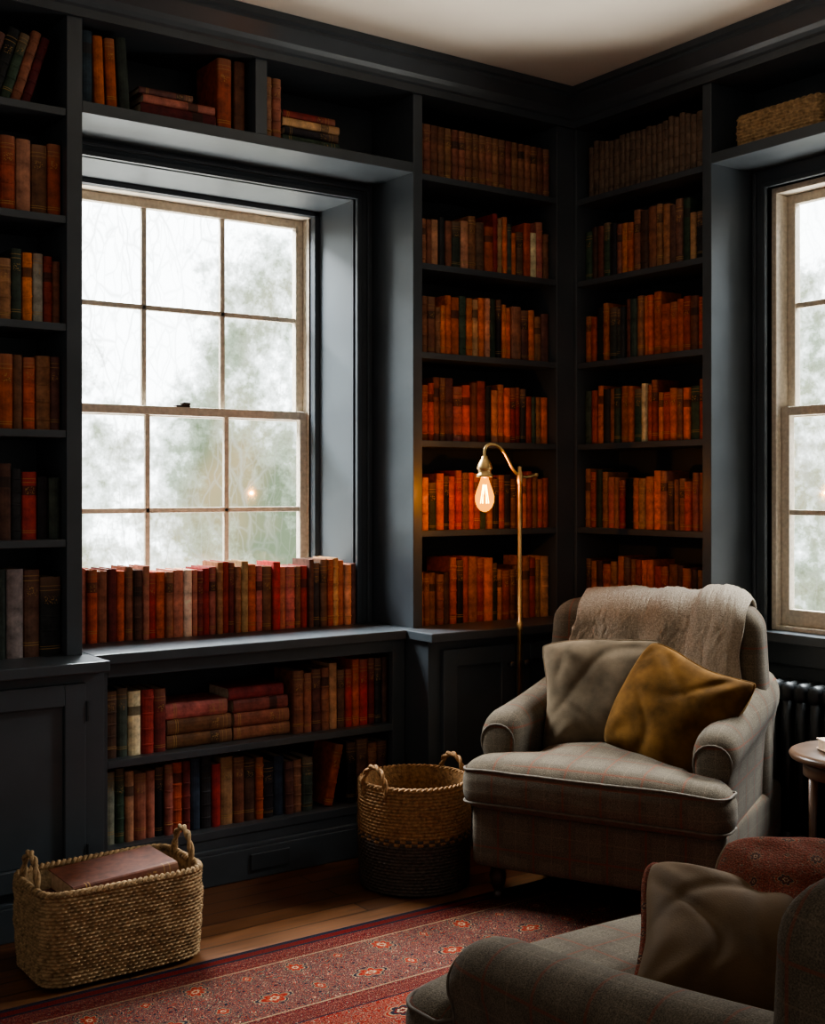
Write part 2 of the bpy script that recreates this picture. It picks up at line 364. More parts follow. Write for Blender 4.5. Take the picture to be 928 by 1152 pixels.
def sash_window(name,a0,a1,z0,z1,zm,depth,back,label):
    fr=MB(); gl=MB()
    def B(mb,p0,p1,d0,d1,q0,q1):
        if back: mb.box(p0,p1,d0,d1,q0,q1)
        else: mb.box(d0,d1,p0,p1,q0,q1)
    f=.022
    B(fr,a0,a0+f,depth-.03,depth+.07,z0,z1); B(fr,a1-f,a1,depth-.03,depth+.07,z0,z1)
    B(fr,a0+f,a1-f,depth-.03,depth+.07,z1-f,z1); B(fr,a0+f,a1-f,depth-.03,depth+.07,z0,z0+.018)
    def sash(d,q0,q1,bot,top):
        s0,s1=a0+f,a1-f; st=.034
        B(fr,s0,s0+st,d,d+.032,q0,q1); B(fr,s1-st,s1,d,d+.032,q0,q1)
        B(fr,s0+st,s1-st,d,d+.032,q0,q0+bot); B(fr,s0+st,s1-st,d,d+.032,q1-top,q1)
        g0,g1=s0+st,s1-st; h0,h1=q0+bot,q1-top
        for k in (1,2):
            c=g0+(g1-g0)*k/3; B(fr,c-.010,c+.010,d+.004,d+.022,h0,h1)
        c=(h0+h1)/2; B(fr,g0,g1,d+.004,d+.022,c-.010,c+.010)
        B(gl,g0,g1,d+.015,d+.018,h0,h1)
    sash(depth+.034,zm-.02,z1-f,.036,.036)
    sash(depth,z0+.018,zm+.018,.06,.034)
    w=fr.obj(name,FRAMEM,bevel=.003); tag(w,label,kind='structure')
    g=gl.obj('glass',GLASS,w)
    lk=MB(); c=(a0+a1)/2-.02
    B(lk,c-.03,c+.03,depth+.002,depth+.03,zm+.018,zm+.026); B(lk,c-.006,c+.028,depth-.004,depth+.02,zm+.026,zm+.036)
    lk.obj('sash_lock',DARKWOOD,w,bevel=.003)
    return w
sash_window('window_1',WX0+.012,WX1-.0,CZ,2.44,1.615,YW+.31,True,'weathered cream twelve-pane sash window above the book-lined sill')
sash_window('window_2',RY0,RY1,CZ,2.43,1.605,XW+.03,False,'weathered cream sash window above the dark radiator')
struct('trim_5',[(XW-.075,XW+.03,RY0-.12,RY1+.068,CZ-.035,CZ-.0),(XW-.02,XW+.002,RY0-.1,RY1+.06,CZ-.12,CZ-.036),(XW-.02,XW+.002,RY0-.1,RY1+.06,0,.12)],PAINT,.003,'charcoal painted window sill and apron above the radiator')
# ---------------------------------------------------------------- built-in bookcases
SH=[2.505,2.17,1.835,1.503,1.163]
def bookcase(name,label,loc,parts):
    t=thing(name,label,'bookcase',loc)
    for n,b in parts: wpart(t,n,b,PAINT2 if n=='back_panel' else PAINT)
    return t
p=[('side_panel',[(1.339,1.389,YA,YW-.002,CZ,2.795)]),('side_panel',[(.35,.39,YA,YW-.002,CZ,2.795)]),('back_panel',[(.39,1.339,YW-.012,YW-.002,CZ,2.795)])]
p+=[('shelf',[(.39,1.339,YA+.004,YW-.012,z-.024,z)]) for z in SH]
bookcase('bookcase','tall charcoal built-in bookcase beside the sash window',(.87,3.9,CZ),p)
p=[('shelf',[(1.389,2.66,YA,YW-.002,2.50,2.538)]),('divider',[(2.0,2.045,YA+.002,YW-.012,2.538,2.795)]),('back_panel',[(1.389,2.66,YW-.012,YW-.002,2.538,2.795)])]
tag(bookcase('wall_cubby','charcoal open cubby shelf spanning above the window',(2.02,3.9,2.50),p),cat='shelf')
p=[('side_panel',[(2.66,2.702,YA,YW-.002,CZ,2.795)]),('corner_post',[(3.375,3.469,YA,YW-.002,CZ,2.795)]),('back_panel',[(2.702,3.375,YW-.012,YW-.002,CZ,2.795)])]
p+=[('shelf',[(2.702,3.375,YA+.004,YW-.012,z-.024,z)]) for z in SH]
bookcase('bookcase','charcoal built-in corner bookcase full of orange and red books',(3.05,3.9,CZ),p)
p=[('side_panel',[(XB,XW-.002,3.024,3.066,CZ,2.795)]),('corner_post',[(XB,XW-.002,3.735,3.80,CZ,2.795)]),('back_panel',[(XW-.012,XW-.002,3.066,3.735,CZ,2.795)])]
p+=[('shelf',[(XB+.004,XW-.012,3.066,3.735,z-.024,z)]) for z in SH]
bookcase('bookcase','charcoal built-in corner bookcase behind the plaid armchair',(3.6,3.4,CZ),p)
p=[('shelf',[(XB,XW-.002,1.70,3.024,2.50,2.538)]),('back_panel',[(XW-.012,XW-.002,1.70,3.024,2.538,2.795)]),('end_panel',[(XB,XW-.002,1.70,1.74,2.538,2.795)])]
tag(bookcase('wall_cubby','charcoal open shelf above the second window holding a basket',(3.6,2.4,2.50),p),cat='shelf')
def worktop(label,boxes,loc):
    mb=MB()
    for b in boxes: mb.box(b[0]-loc[0],b[1]-loc[0],b[2]-loc[1],b[3]-loc[1],b[4]-loc[2],b[5]-loc[2])
    o=mb.obj('worktop',PAINT,loc=loc,bevel=.004); tag(o,label,'worktop')
z0=CZ-.034
worktop('charcoal painted worktop over the closed cabinet beside window',[(.3,1.412,3.575,YW-.001,z0,CZ)],(.87,3.8,z0))
worktop('deep charcoal window-seat worktop lined with old books',[(1.413,2.607,3.715,YW-.001,z0,CZ),(WX0+.001,WX1-.001,YW-.001,YW+.278,z0,CZ)],(2.0,3.9,z0))
worktop('charcoal L-shaped corner worktop under the bookcases',[(2.608,XW-.001,3.56,YW-.001,z0,CZ),(3.395,XW-.001,3.026,3.56,z0,CZ)],(3.2,3.8,z0))
lb=thing('low_bookcase','low charcoal open bookcase under the window worktop','bookcase',(2.0,3.9,0))
wpart(lb,'face_frame',[(1.413,1.468,3.74,3.765,.001,z0-.001),(2.56,2.615,3.74,3.765,.001,z0-.001),(1.468,2.56,3.7405,3.765,z0-.045,z0-.001)],PAINT)
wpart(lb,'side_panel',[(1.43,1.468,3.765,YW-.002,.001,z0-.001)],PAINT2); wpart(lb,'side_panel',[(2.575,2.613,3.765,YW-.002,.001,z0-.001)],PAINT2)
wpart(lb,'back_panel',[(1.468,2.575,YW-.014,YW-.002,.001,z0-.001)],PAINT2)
wpart(lb,'shelf',[(1.468,2.575,3.742,YW-.014,.432,.456)],PAINT); wpart(lb,'shelf',[(1.468,2.575,3.742,YW-.014,.15,.178)],PAINT)
wpart(lb,'plinth',[(1.468,2.56,3.745,3.765,.001,.15),(1.413,2.615,3.715,3.74,.001,.105),(1.413,2.615,3.722,3.74,.105,.118)],PAINT)
wpart(lb,'vent',[(1.96,2.11,3.709,3.715,.03,.085)],PAINT2,.002)
def door(parent,a0,a1,z0_,z1_,face,back,knob):
    mb=MB(); w=.065
    def B(p0,p1,d0,d1,q0,q1):
        if back: mb.box(p0,p1,d0,d1,q0,q1)
        else: mb.box(d0,d1,p0,p1,q0,q1)
    B(a0,a0+w,face-.02,face,z0_,z1_); B(a1-w,a1,face-.02,face,z0_,z1_)
    B(a0+w,a1-w,face-.02,face,z1_-w,z1_); B(a0+w,a1-w,face-.02,face,z0_,z0_+w); B(a0+w,a1-w,face-.006,face,z0_+w,z1_-w)
    l=parent.location
    d=mb.obj('door',PAINT,parent,loc=(-l[0],-l[1],-l[2]),bevel=.003)
    if knob is not None:
        k=MB(); k.lathe([(.004,0),(.006,.001),(.005,.012),(.013,.018),(.015,.024),(.011,.030),(.002,.032)],16)
        if back: k.obj('knob',IRON,d,loc=(knob,face-.02,.66),rot=(pi/2,0,0),smooth=True)
        else: k.obj('knob',IRON,d,loc=(face-.02,knob,.66),rot=(0,-pi/2,0),smooth=True)
    return d
c1=thing('cabinet','charcoal closed base cabinet with panelled door','cabinet',(.87,3.8,0))
wpart(c1,'body',[(.32,1.41,3.62,YW-.002,.001,z0-.001)],PAINT)
wpart(c1,'plinth',[(.32,1.412,3.595,3.62,.001,.10),(.32,1.412,3.60,3.62,.10,.112)],PAINT)
d=door(c1,.90,1.345,.14,.735,3.62,True,None)
hg=MB()
for z in (.22,.65): hg.tube([(1.350,3.60,z-.03),(1.350,3.60,z+.03)],.005,8)
hg.obj('hinge',IRON,d)
door(c1,.45,.893,.14,.735,3.62,True,.87)
c2=thing('cabinet','charcoal corner base cabinet with two panelled doors','cabinet',(3.1,3.8,0))
wpart(c2,'body',[(2.62,XW-.002,3.60,YW-.002,.001,z0-.001)],PAINT)
wpart(c2,'plinth',[(2.618,3.36,3.585,3.60,.001,.10)],PAINT)
door(c2,2.675,3.012,.13,.735,3.60,True,2.98); door(c2,3.02,3.35,.13,.735,3.60,True,3.05)
c3=thing('cabinet','charcoal base cabinet hidden behind the armchair','cabinet',(3.5,3.3,0))
wpart(c3,'body',[(3.445,XW-.002,3.03,3.598,.001,z0-.001)],PAINT)
door(c3,3.05,3.55,.13,.735,3.445,False,3.10)
# ---------------------------------------------------------------- books
PAL={'or':('burnt orange',(.54,.145,.036)),'ru':('rust red',(.38,.080,.034)),'cr':('crimson',(.30,.038,.028)),'ma':('maroon',(.17,.032,.028)),
     'br':('brown leather',(.24,.103,.052)),'db':('dark brown',(.11,.054,.036)),'gr':('dark green',(.045,.068,.046)),'bk':('black',(.022,.021,.023)),
     'ta':('tan',(.42,.225,.115)),'cm':('cream',(.56,.43,.29)),'nv':('navy blue',(.028,.042,.062)),'gy':('marbled grey',(.25,.235,.19)),'sa':('faded salmon',(.46,.175,.105)),'ro':('dusty rose',(.34,.115,.080))}
NB=[0]; GAIN=[1.0]
def book_mesh(t,h,d,bands,mb,pb):
    c=.0028; r=min(.35*t,.009); n=6
    out=[(-t/2,d/2)]; inn=[(-t/2+c,d/2)]
    for i in range(n+1):
        a=pi*i/n; out.append((-t/2*math.cos(a),-d/2+r-r*math.sin(a))); inn.append((-(t/2-c)*math.cos(a),-d/2+r+c-r*math.sin(a)))
    out.append((t/2,d/2)); inn.append((t/2-c,d/2)); m=len(out)
    V=[(x,y,0) for x,y in out]+[(x,y,h) for x,y in out]+[(x,y,0) for x,y in inn]+[(x,y,h) for x,y in inn]
    F=[]
    for i in range(m-1):
        F.append((i,i+1,m+i+1,m+i)); F.append((2*m+i+1,2*m+i,3*m+i,3*m+i+1))
        F.append((m+i,m+i+1,3*m+i+1,3*m+i)); F.append((i+1,i,2*m+i,2*m+i+1))
    F.append((0,m,3*m,2*m)); F.append((m-1,2*m+m-1,3*m+m-1,2*m-1))
    mb.add(V,F,0)
    if bands:
        for k in range(bands):
            zc=h*(.14+.72*k/(bands-1)); pts=out[1:-1]; q=len(pts); s=1+.0006/(t/2)
            V=[]
            for zz,sc in ((zc-.004,0),(zc-.0025,1),(zc+.0025,1),(zc+.004,0)):
                for x,y in pts: V.append((x*(s if sc else 1),y-(.0018 if sc else 0),zz))
            F=[(j*q+i,j*q+i+1,(j+1)*q+i+1,(j+1)*q+i) for j in range(3) for i in range(q-1)]
            mb.add(V,F,0)
    e=.004
    pb.box(-t/2+c,t/2-c,-d/2+r*.9+c,d/2-e,e,h-e,0 if pb is not mb else 1)
def book(loc,t,h,d,col,rot=(0,0,0),group='',where='on the bookshelf',child=False,bands=None,lead=''):
    nm,rgb=PAL[col]
    if bands is None: bands=random.choice([0,0,0,5,4])
    mb=MB(); pb=MB() if child else mb
    book_mesh(t,h,d,bands,mb,pb)
    o=mb.obj('book',[BOOK] if child else [BOOK,PAGES],loc=loc,rot=rot)
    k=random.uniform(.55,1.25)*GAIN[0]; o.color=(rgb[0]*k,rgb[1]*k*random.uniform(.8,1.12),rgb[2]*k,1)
    tag(o,f"{lead}{nm} old hardback book {where}",'book',group)
    if child: pb.obj('pages',PAGES,o)
    NB[0]+=1
    return o
def pick(w):
    ks=list(w); return random.choices(ks,[w[k] for k in ks])[0]
def row(axis,a0,a1,z,front,pal,tr=(.022,.038),hr=(.18,.225),dr=(.13,.165),group='',where='on the bookshelf',child=False,bands=None,seq=None,jit=.012,uniform=False,lean=.0):
    gap=.0014; ts=[]; tot=0
    while True:
        t=tr[0] if uniform else random.uniform(*tr)*random.choice([.85,1,1,1.15])
        if tot+t+gap>a1-a0: break
        ts.append(t); tot+=t+gap
    k=(a1-a0-gap*len(ts))/sum(ts); ts=[t*k for t in ts]
    a=a0; n=0; hh=random.uniform(*hr)
    for t in ts:
        if uniform: h=hr[1]; d=dr[1]
        else:
            if random.random()<.45: hh=random.uniform(*hr)
            h=min(hr[1],max(hr[0],hh+random.uniform(-.010,.010))); d=random.uniform(*dr)
        c=seq[n%len(seq)] if seq else pick(pal)
        j=random.uniform(0,jit)
        if axis=='x': book((a+t/2,front+d/2+j,z),t,h,d,c,(0,random.uniform(-lean,lean),0),group,where,child,bands)
        else: book((front+d/2+j,a+t/2,z),t,h,d,c,(0,0,-pi/2),group,where,child,bands)
        a+=t+gap; n+=1
warm={'or':4,'ru':4,'cr':2,'br':4,'db':2.4,'gr':1.4,'bk':1.6,'ta':2,'cm':.5,'sa':1.3,'ro':1}
mixed={'or':2.2,'ru':3.4,'cr':1.6,'br':4,'db':2.6,'gr':2.5,'bk':2.6,'ta':2,'cm':.6,'ro':1}
fA=YA+.035; fB=XB+.035
where='in the corner bookcase'
row('x',2.704,3.372,SH[0],fA,None,(.031,.031),(.20,.20),(.15,.15),'matching set on the corner top shelf',where,bands=5,seq=['br'],uniform=True,jit=.002)
row('x',2.704,3.372,SH[1],fA,mixed,(.021,.040),(.175,.24),group='books in the corner bookcase',where=where)
row('x',2.704,3.372,SH[2],fA,{'or':3,'br':4,'ta':2,'db':2,'gr':3,'bk':3,'cm':.3},(.021,.040),(.18,.235),group='books in the corner bookcase',where=where)
row('x',2.704,3.372,SH[3],fA,warm,(.021,.038),(.19,.245),group='books in the corner bookcase',where=where)
row('x',2.704,3.372,SH[4],fA,warm,(.021,.038),(.18,.235),group='books in the corner bookcase',where=where+' near the lamp')
row('x',2.704,3.372,CZ,fA,{'or':2.5,'ru':4,'br':4,'ta':2.5,'db':2,'gr':1,'bk':1.5,'sa':1},(.024,.04),(.19,.255),group='books on the corner worktop',where='on the corner worktop')
mb=MB(); a=3.07
while a+.03<3.733:
    t=random.uniform(.024,.032); m2=MB(); h=random.choice([.21,.215,.22,.23]); book_mesh(t,h,.13,5,m2,m2)
    mb.add([(fB+.065+y,a+t/2-x,z+SH[0]) for x,y,z in m2.v],m2.f,0)
    mb.m[-len(m2.f):]=m2.m; a+=t+.0006
o=mb.obj('book_row',[BOOK,PAGES]); o.color=(.13,.085,.058,1); tag(o,'row of dark brown leather books on the top shelf','books',None,'stuff')
row('y',3.07,3.733,SH[1],fB,{'db':3,'gr':4,'bk':2.5,'br':3,'or':1,'ta':1.5},(.024,.038),(.18,.245),(.12,.15),group='books in the second corner bookcase',where=where)
row('y',3.07,3.733,SH[2],fB,{'or':4,'ru':5,'br':3,'gr':2,'bk':2,'ta':1},(.024,.038),(.18,.245),(.12,.15),group='books in the second corner bookcase',where=where)
row('y',3.07,3.733,SH[3],fB,{'or':3,'ru':4,'br':4,'gr':2,'bk':2,'cm':1},(.024,.038),(.18,.245),(.12,.15),group='books in the second corner bookcase',where=where)
row('y',3.07,3.733,SH[4],fB,warm,(.024,.038),(.185,.24),(.12,.15),group='books in the second corner bookcase',where=where)
row('y',3.07,3.733,CZ,fB,{'or':3,'ru':3,'br':4,'ta':2,'db':2},(.026,.040),(.215,.255),(.12,.15),group='books on the corner worktop',where='on the worktop behind the armchair')
w='in the tall bookcase beside the window'; g='books in the tall bookcase'
row('x',1.02,1.337,SH[1],fA,None,(.034,.046),(.20,.235),group=g,where=w,seq=['db','br','br','ru','ta','br','ru','br'],jit=.004)
row('x',1.02,1.337,SH[2],fA,None,(.024,.036),(.185,.225),group=g,where=w,seq=['ta','gr','bk','br','gr','or','gy','ru','br','db'])
row('x',1.02,1.337,SH[3],fA,None,(.030,.042),(.19,.23),group=g,where=w,seq=['br','or','ta','or','br','ru','br','db'])
row('x',1.02,1.337,SH[4],fA,None,(.028,.040),(.19,.235),group=g,where=w,seq=['gr','cm','ru','bk','db','bk','cr','bk','gr'])
row('x',1.02,1.337,CZ,fA,None,(.040,.055),(.235,.285),group=g,where='on the worktop beside the window',seq=['gy','gy','gr','gy','db','bk','ta'],jit=.004)
x=1.07
for c,h,t in (('db',.21,.032),('bk',.23,.036),('gr',.22,.03),('br',.235,.03),('ma',.22,.028)):
    a=.30; book((x+t/2,fA+.075,SH[0]+t/2*math.sin(a)+.001),t,h,.15,c,(0,a,0),'leaning books on the top shelf','leaning on the tall bookcase top shelf',bands=5); x+=t/math.cos(a)+.001
z=2.539; x=1.395
for c,h,t,a in (('nv',.235,.042,0),('or',.225,.034,.04),('or',.225,.034,.05),('gr',.235,.036,.07)):
    book((x+t/2,fA+.08,z+t/2*math.sin(a)),t,h,.16,c,(0,-a,0),'books in the window cubby','in the cubby above the window',bands=0); x+=t/math.cos(a)+.008
def stack(x0,yc,z,items,group,where,seed=0):
    for c,h,t,d,dx,rz in items:
        book((x0+dx,yc,z+t/2),t,h,d,c,(0,pi/2,rz),group,where,True,0); z+=t+.0008
stack(1.60,fA+.085,z,[('ma',.27,.045,.16,0,.0),('ro',.26,.030,.15,.01,.01),('db',.19,.022,.14,.0,-.02)],'stacked books in the window cubby','stacked flat in the cubby above window')
book((1.905,fA+.09,z),.052,.245,.17,'ru',(0,0,0),'books in the window cubby','in the cubby above the window',bands=0)
book((1.962,fA+.09,z),.040,.245,.17,'br',(0,0,0),'books in the window cubby','in the cubby above the window',bands=0)
book((2.070,fA+.08,z),.034,.215,.15,'ta',(0,0,0),'books in the window cubby','in the cubby above the window',bands=5)
book((2.107,fA+.08,z),.034,.215,.15,'br',(0,0,0),'books in the window cubby','in the cubby above the window',bands=5)
stack(2.13,fA+.085,z,[('gr',.235,.030,.15,0,0),('bk',.22,.030,.15,.01,0),('ta',.235,.030,.15,.0,0),('cr',.215,.026,.14,.005,0)],'stacked books in the window cubby','stacked flat in the cubby above window')
seq=['ro','ru','br','ma','ru','br','db','ro','cr','ru','br','ro','cm','sa','ma','cr','ro','br','cr','ma','br','ta','ru','ro','br','cr','sa','ro','br','cr','db','bk','db','ru','ta','br','ta','db','ta','ta']
random.seed(21); GAIN[0]=1.45  # sill spines are backlit, so their colours are brightened in place of light
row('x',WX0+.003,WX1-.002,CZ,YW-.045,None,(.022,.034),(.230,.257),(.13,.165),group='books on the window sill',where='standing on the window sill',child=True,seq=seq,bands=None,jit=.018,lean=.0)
random.seed(5); GAIN[0]=1.15
row('x',1.475,1.688,.456,YA+.03,None,(.034,.044),(.20,.245),group='books on the low bookcase upper shelf',where='in the low bookcase',child=True,seq=['db','gr','cm','cr','ma','bk'],jit=.005)
stack(1.693,YA+.13,.4565,[('br',.240,.045,.17,0,.0),('br',.236,.050,.17,.002,.01),('ro',.225,.052,.16,.0,-.01)],'stacked books in the low bookcase','stacked flat in the low bookcase')
stack(1.942,YA+.13,.4565,[('br',.220,.046,.16,0,0),('br',.215,.046,.17,.0,.0),('ro',.212,.045,.16,.0,-.01),('ma',.215,.042,.16,-.02,.01)],'stacked books in the low bookcase','stacked flat in the low bookcase')
row('x',2.17,2.573,.456,YA+.03,None,(.028,.038),(.21,.25),group='books on the low bookcase upper shelf',where='in the low bookcase',child=True,seq=['br','br','db','br','ta','db','cr','ru','cr','ma','bk','db'],jit=.005)
row('x',1.475,2.25,.178,YA+.03,None,(.026,.040),(.185,.25),group='books on the low bookcase lower shelf',where='in the low bookcase',child=True,seq=['gy','gr','ta','br','ro','bk','sa','ru','ma','nv','bk','cr','ta','br','db','ru','bk','nv','db','ta','gr','br','db','gr','br'],jit=.01)
book((2.315,YA+.11,.178+.0175*math.sin(.22)),.035,.22,.15,'ru',(0,.22,0),'books on the low bookcase lower shelf','leaning in the low bookcase',True)
row('x',2.395,2.573,.178,YA+.03,None,(.028,.036),(.20,.235),group='books on the low bookcase lower shelf',where='in the low bookcase',child=True,seq=['bk','db','br','db','ma'],jit=.01)
# ---------------------------------------------------------------- rug
RX0,RX1,RYa,RYb=.10,3.25,.55,3.13
mb=MB(); mb.box(-(RX1-RX0)/2,(RX1-RX0)/2,-(RYb-RYa)/2,(RYb-RYa)/2,0,.008)
o=mb.obj('rug',rugmat((RX1-RX0)/2,(RYb-RYa)/2),loc=((RX0+RX1)/2,(RYa+RYb)/2,.0005),bevel=.003); tag(o,'red and navy Persian rug with floral border on floorboards','rug')
# ---------------------------------------------------------------- armchair
def mkback(deep,topw,corner):
    def backdef(v):
        x,y,z=v; Z=z+.535
        l=max(0,Z-.40)
        t=max(0,min(1,(Z-.45)/.5))
        Zn=Z-(corner*(abs(x)/.4)**4.5)*t
        yy=y+.19+deep+l*.20-.085*(abs(x)/.4)**2.2*t
        bulge=.018*(1-(x/.4)**2)*t if y<0 else 0
        return (x*(1+topw*t),yy-bulge,Zn)
    return backdef
def armchair(loc,rotz,label,deep=0,topw=0,corner=.04,zs=1):
    ch=thing('armchair',label,'armchair',loc,rotz); ch.scale=(1,1,zs)
    backdef=mkback(deep,topw,corner)
    def P(name,VF,fn,mat,smooth=True):
        V,F=VF; mb=MB(); mb.add([fn(v) for v in V],F); return mb.obj(name,mat,ch,smooth=smooth)
    P('seat_base',rbox(.80,.77,.20,.03),lambda v:(v.x,(v.y-.01)+(deep*max(0,v.y+.39)/.78),v.z+.210),PLAID)
    def tw(y):
        s=min(1,max(0,(y+.305)/.05)); s=s*s*(3-2*s); return 1-(1-.65)*s
    def cush(v):
        x,y,z=v; yy=y-.105
        k=max(0,1-(x/.43)**2)*max(0,1-(y/.35)**2)
        sag=.010*noise.noise(Vector((x*5,y*5,1)))
        z2=z+((.026*k+sag) if z>0 else 0)
        wx=x*tw(yy)
        if yy>-.22: yy=-.22+(yy+.22)*(1+deep/.5)
        return (wx,yy-.015*(1-(x/.43)**2)*(1 if y<-.2 else 0)+.016*(abs(x)/.43)**4*(1 if y<-.2 else 0),z2+.380-.012*(abs(x)/.43)**3)
    P('seat_cushion',rbox(.865,.67,.160,.066,20),cush,PLAID)
    pp=MB()
    for zz in (.050,-.050):
        pts=[];W,D,R=.4105,.313,.035
        for cx,cy,a0 in ((W-R,-D+R,-90),(W-R,D-R,0),(-W+R,D-R,90),(-W+R,-D+R,180)):
            for k in range(7):
                a=math.radians(a0+15*k); pts.append((cx+(R+.014)*math.cos(a),cy+(R+.014)*math.sin(a)))
        full=[]
        for i in range(len(pts)):
            p,q=pts[i],pts[(i+1)%len(pts)]; L=math.dist(p,q); n=max(1,int(L/.02))
            for k in range(n): full.append((p[0]+(q[0]-p[0])*k/n,p[1]+(q[1]-p[1])*k/n))
        pp.tube([cush(Vector((a,b,zz))) for a,b in full],.004,6,True)
    pp.obj('piping',PIPE,ch,smooth=True)
    P('backrest',rbox(.80,.17,.78,.065),backdef,PLAID)
    for s in (1,-1):
        pr=[(-.056,.12),(-.056,.30),(-.056,.40),(-.058,.46)]
        for k in range(15):
            a=math.radians(200-k*(232/14)); ca,sa=math.cos(a),math.sin(a)
            pr.append((.006+.070*math.copysign(abs(ca)**.9,ca),.518+.070*math.copysign(abs(sa)**.95,sa)))
        pr+=[(.060,.45),(.057,.38),(.055,.30),(.053,.12)]
        Ln=.58+deep; Y0=-.300
        st=[(Y0,.02),(Y0,.36),(Y0+.004,.66),(Y0+.012,.82),(Y0+.028,.92),(Y0+.052,.975),(Y0+.085,1.0)]+[(Y0+.085+(Ln-.045)*k/10,1.0) for k in range(1,11)]
        V=[];n=len(pr)
        def pt(px,pz,y,sc):
            px=px*sc; pz=.36+(pz-.36)*sc
            u=max(0,(y-Y0)/(Ln+.04)); pz=.15+(pz-.15)*(1+.24*u**1.4) if pz>.15 else pz
            return (s*(.345+px-.02*u),y,pz)
        for y,sc in st:
            for px,pz in pr: V.append(pt(px,pz,y,sc))
        F=[]
        for i in range(len(st)-1):
            for k in range(n):
                l=(k+1)%n; q=(i*n+k,i*n+l,(i+1)*n+l,(i+1)*n+k); F.append(q if s>0 else q[::-1])
        F.append(tuple((len(st)-1)*n+k for k in range(n)))
        mb=MB(); mb.add(V,F); mb.obj('armrest',PLAID,ch,smooth=True)
        pg=MB(); pg.tube([pt(px,pz,Y0+.011,.825) for px,pz in pr],.0032,6); pg.obj('piping',PIPE,ch,smooth=True)
    for x,y in ((-.33,-.33),(.33,-.33),(-.33,.30+deep),(.33,.30+deep)):
        mb=MB(); mb.lathe([(.012,0),(.016,.004),(.016,.022),(.012,.026),(.016,.034),(.024,.05),(.027,.075),(.022,.10),(.026,.105),(.028,.125)],16)
        mb.obj('leg',DARKWOOD,ch,loc=(x,y,0),smooth=True)
    return ch
CL=(2.945,2.910,.0095); CR=math.radians(-64)
CD=.065; CT=-.08; CC=.028
armchair(CL,CR,'grey-brown plaid tweed armchair in the corner with cushions',CD,CT,CC)
def throw(loc,rotz):
    backdef=mkback(CD,CT,CC)
    mb=MB(); e=.012
    path=[(-.085-e,.05+k/27*.265) for k in range(28)]
    R=.075+e
    for k in range(1,16):
        a=pi-pi*k/16; path.append(((.085+e-R)*(1 if a<pi/2 else -1)*abs(math.cos(a))+R*math.cos(a),.315+R*math.sin(a)))
    path+=[(.085+e,.315-k/8*.25) for k in range(9)]
    nx=170; V=[]
    def sst(a,b,x):
        t=max(0,min(1,(x-a)/(b-a))); return t*t*(3-2*t)
    for i in range(nx+1):
        x=-.295+.635*i/nx
        for j,(y,z) in enumerate(path):
            sk=.05*(z-.2)
            fold=.0045*math.sin((x+sk)*31+1.3*math.sin(x*9))*(1+.5*math.sin(x*5))
            w=.009+.008*noise.noise(Vector((x*5,j*.07,3)))+fold+.0040*noise.noise(Vector((x*75,j*1.1,7)))
            xs=x-sk
            ext=.011*(sst(.14,.17,xs)*(1-sst(.31,.335,xs)))+.009*(sst(.215,.24,xs)*(1-sst(.295,.32,xs)))
            sgn=Vector((0,y,max(0,z-.315))); sgn.normalize()
            drop=(.014*math.sin(x*7+1)-(.035 if x>.16 else 0))*(1-j/16) if j<16 else 0
            V.append(backdef(Vector((x+.012*math.sin(j*.22+1),y+sgn.y*(w+ext),z+sgn.z*(w+ext)+drop))))
    n=len(path); F=[(i*n+j,(i+1)*n+j,(i+1)*n+j+1,i*n+j+1) for i in range(nx) for j in range(n-1)]
    mb.add(V,F); o=mb.obj('throw_blanket',THROW,loc=loc,rot=(0,0,rotz),smooth=True)
    s=o.modifiers.new('s','SOLIDIFY'); s.thickness=.013; s.offset=1
    tag(o,'beige-grey woollen throw blanket draped over the armchair back','blanket')
throw(CL,CR)
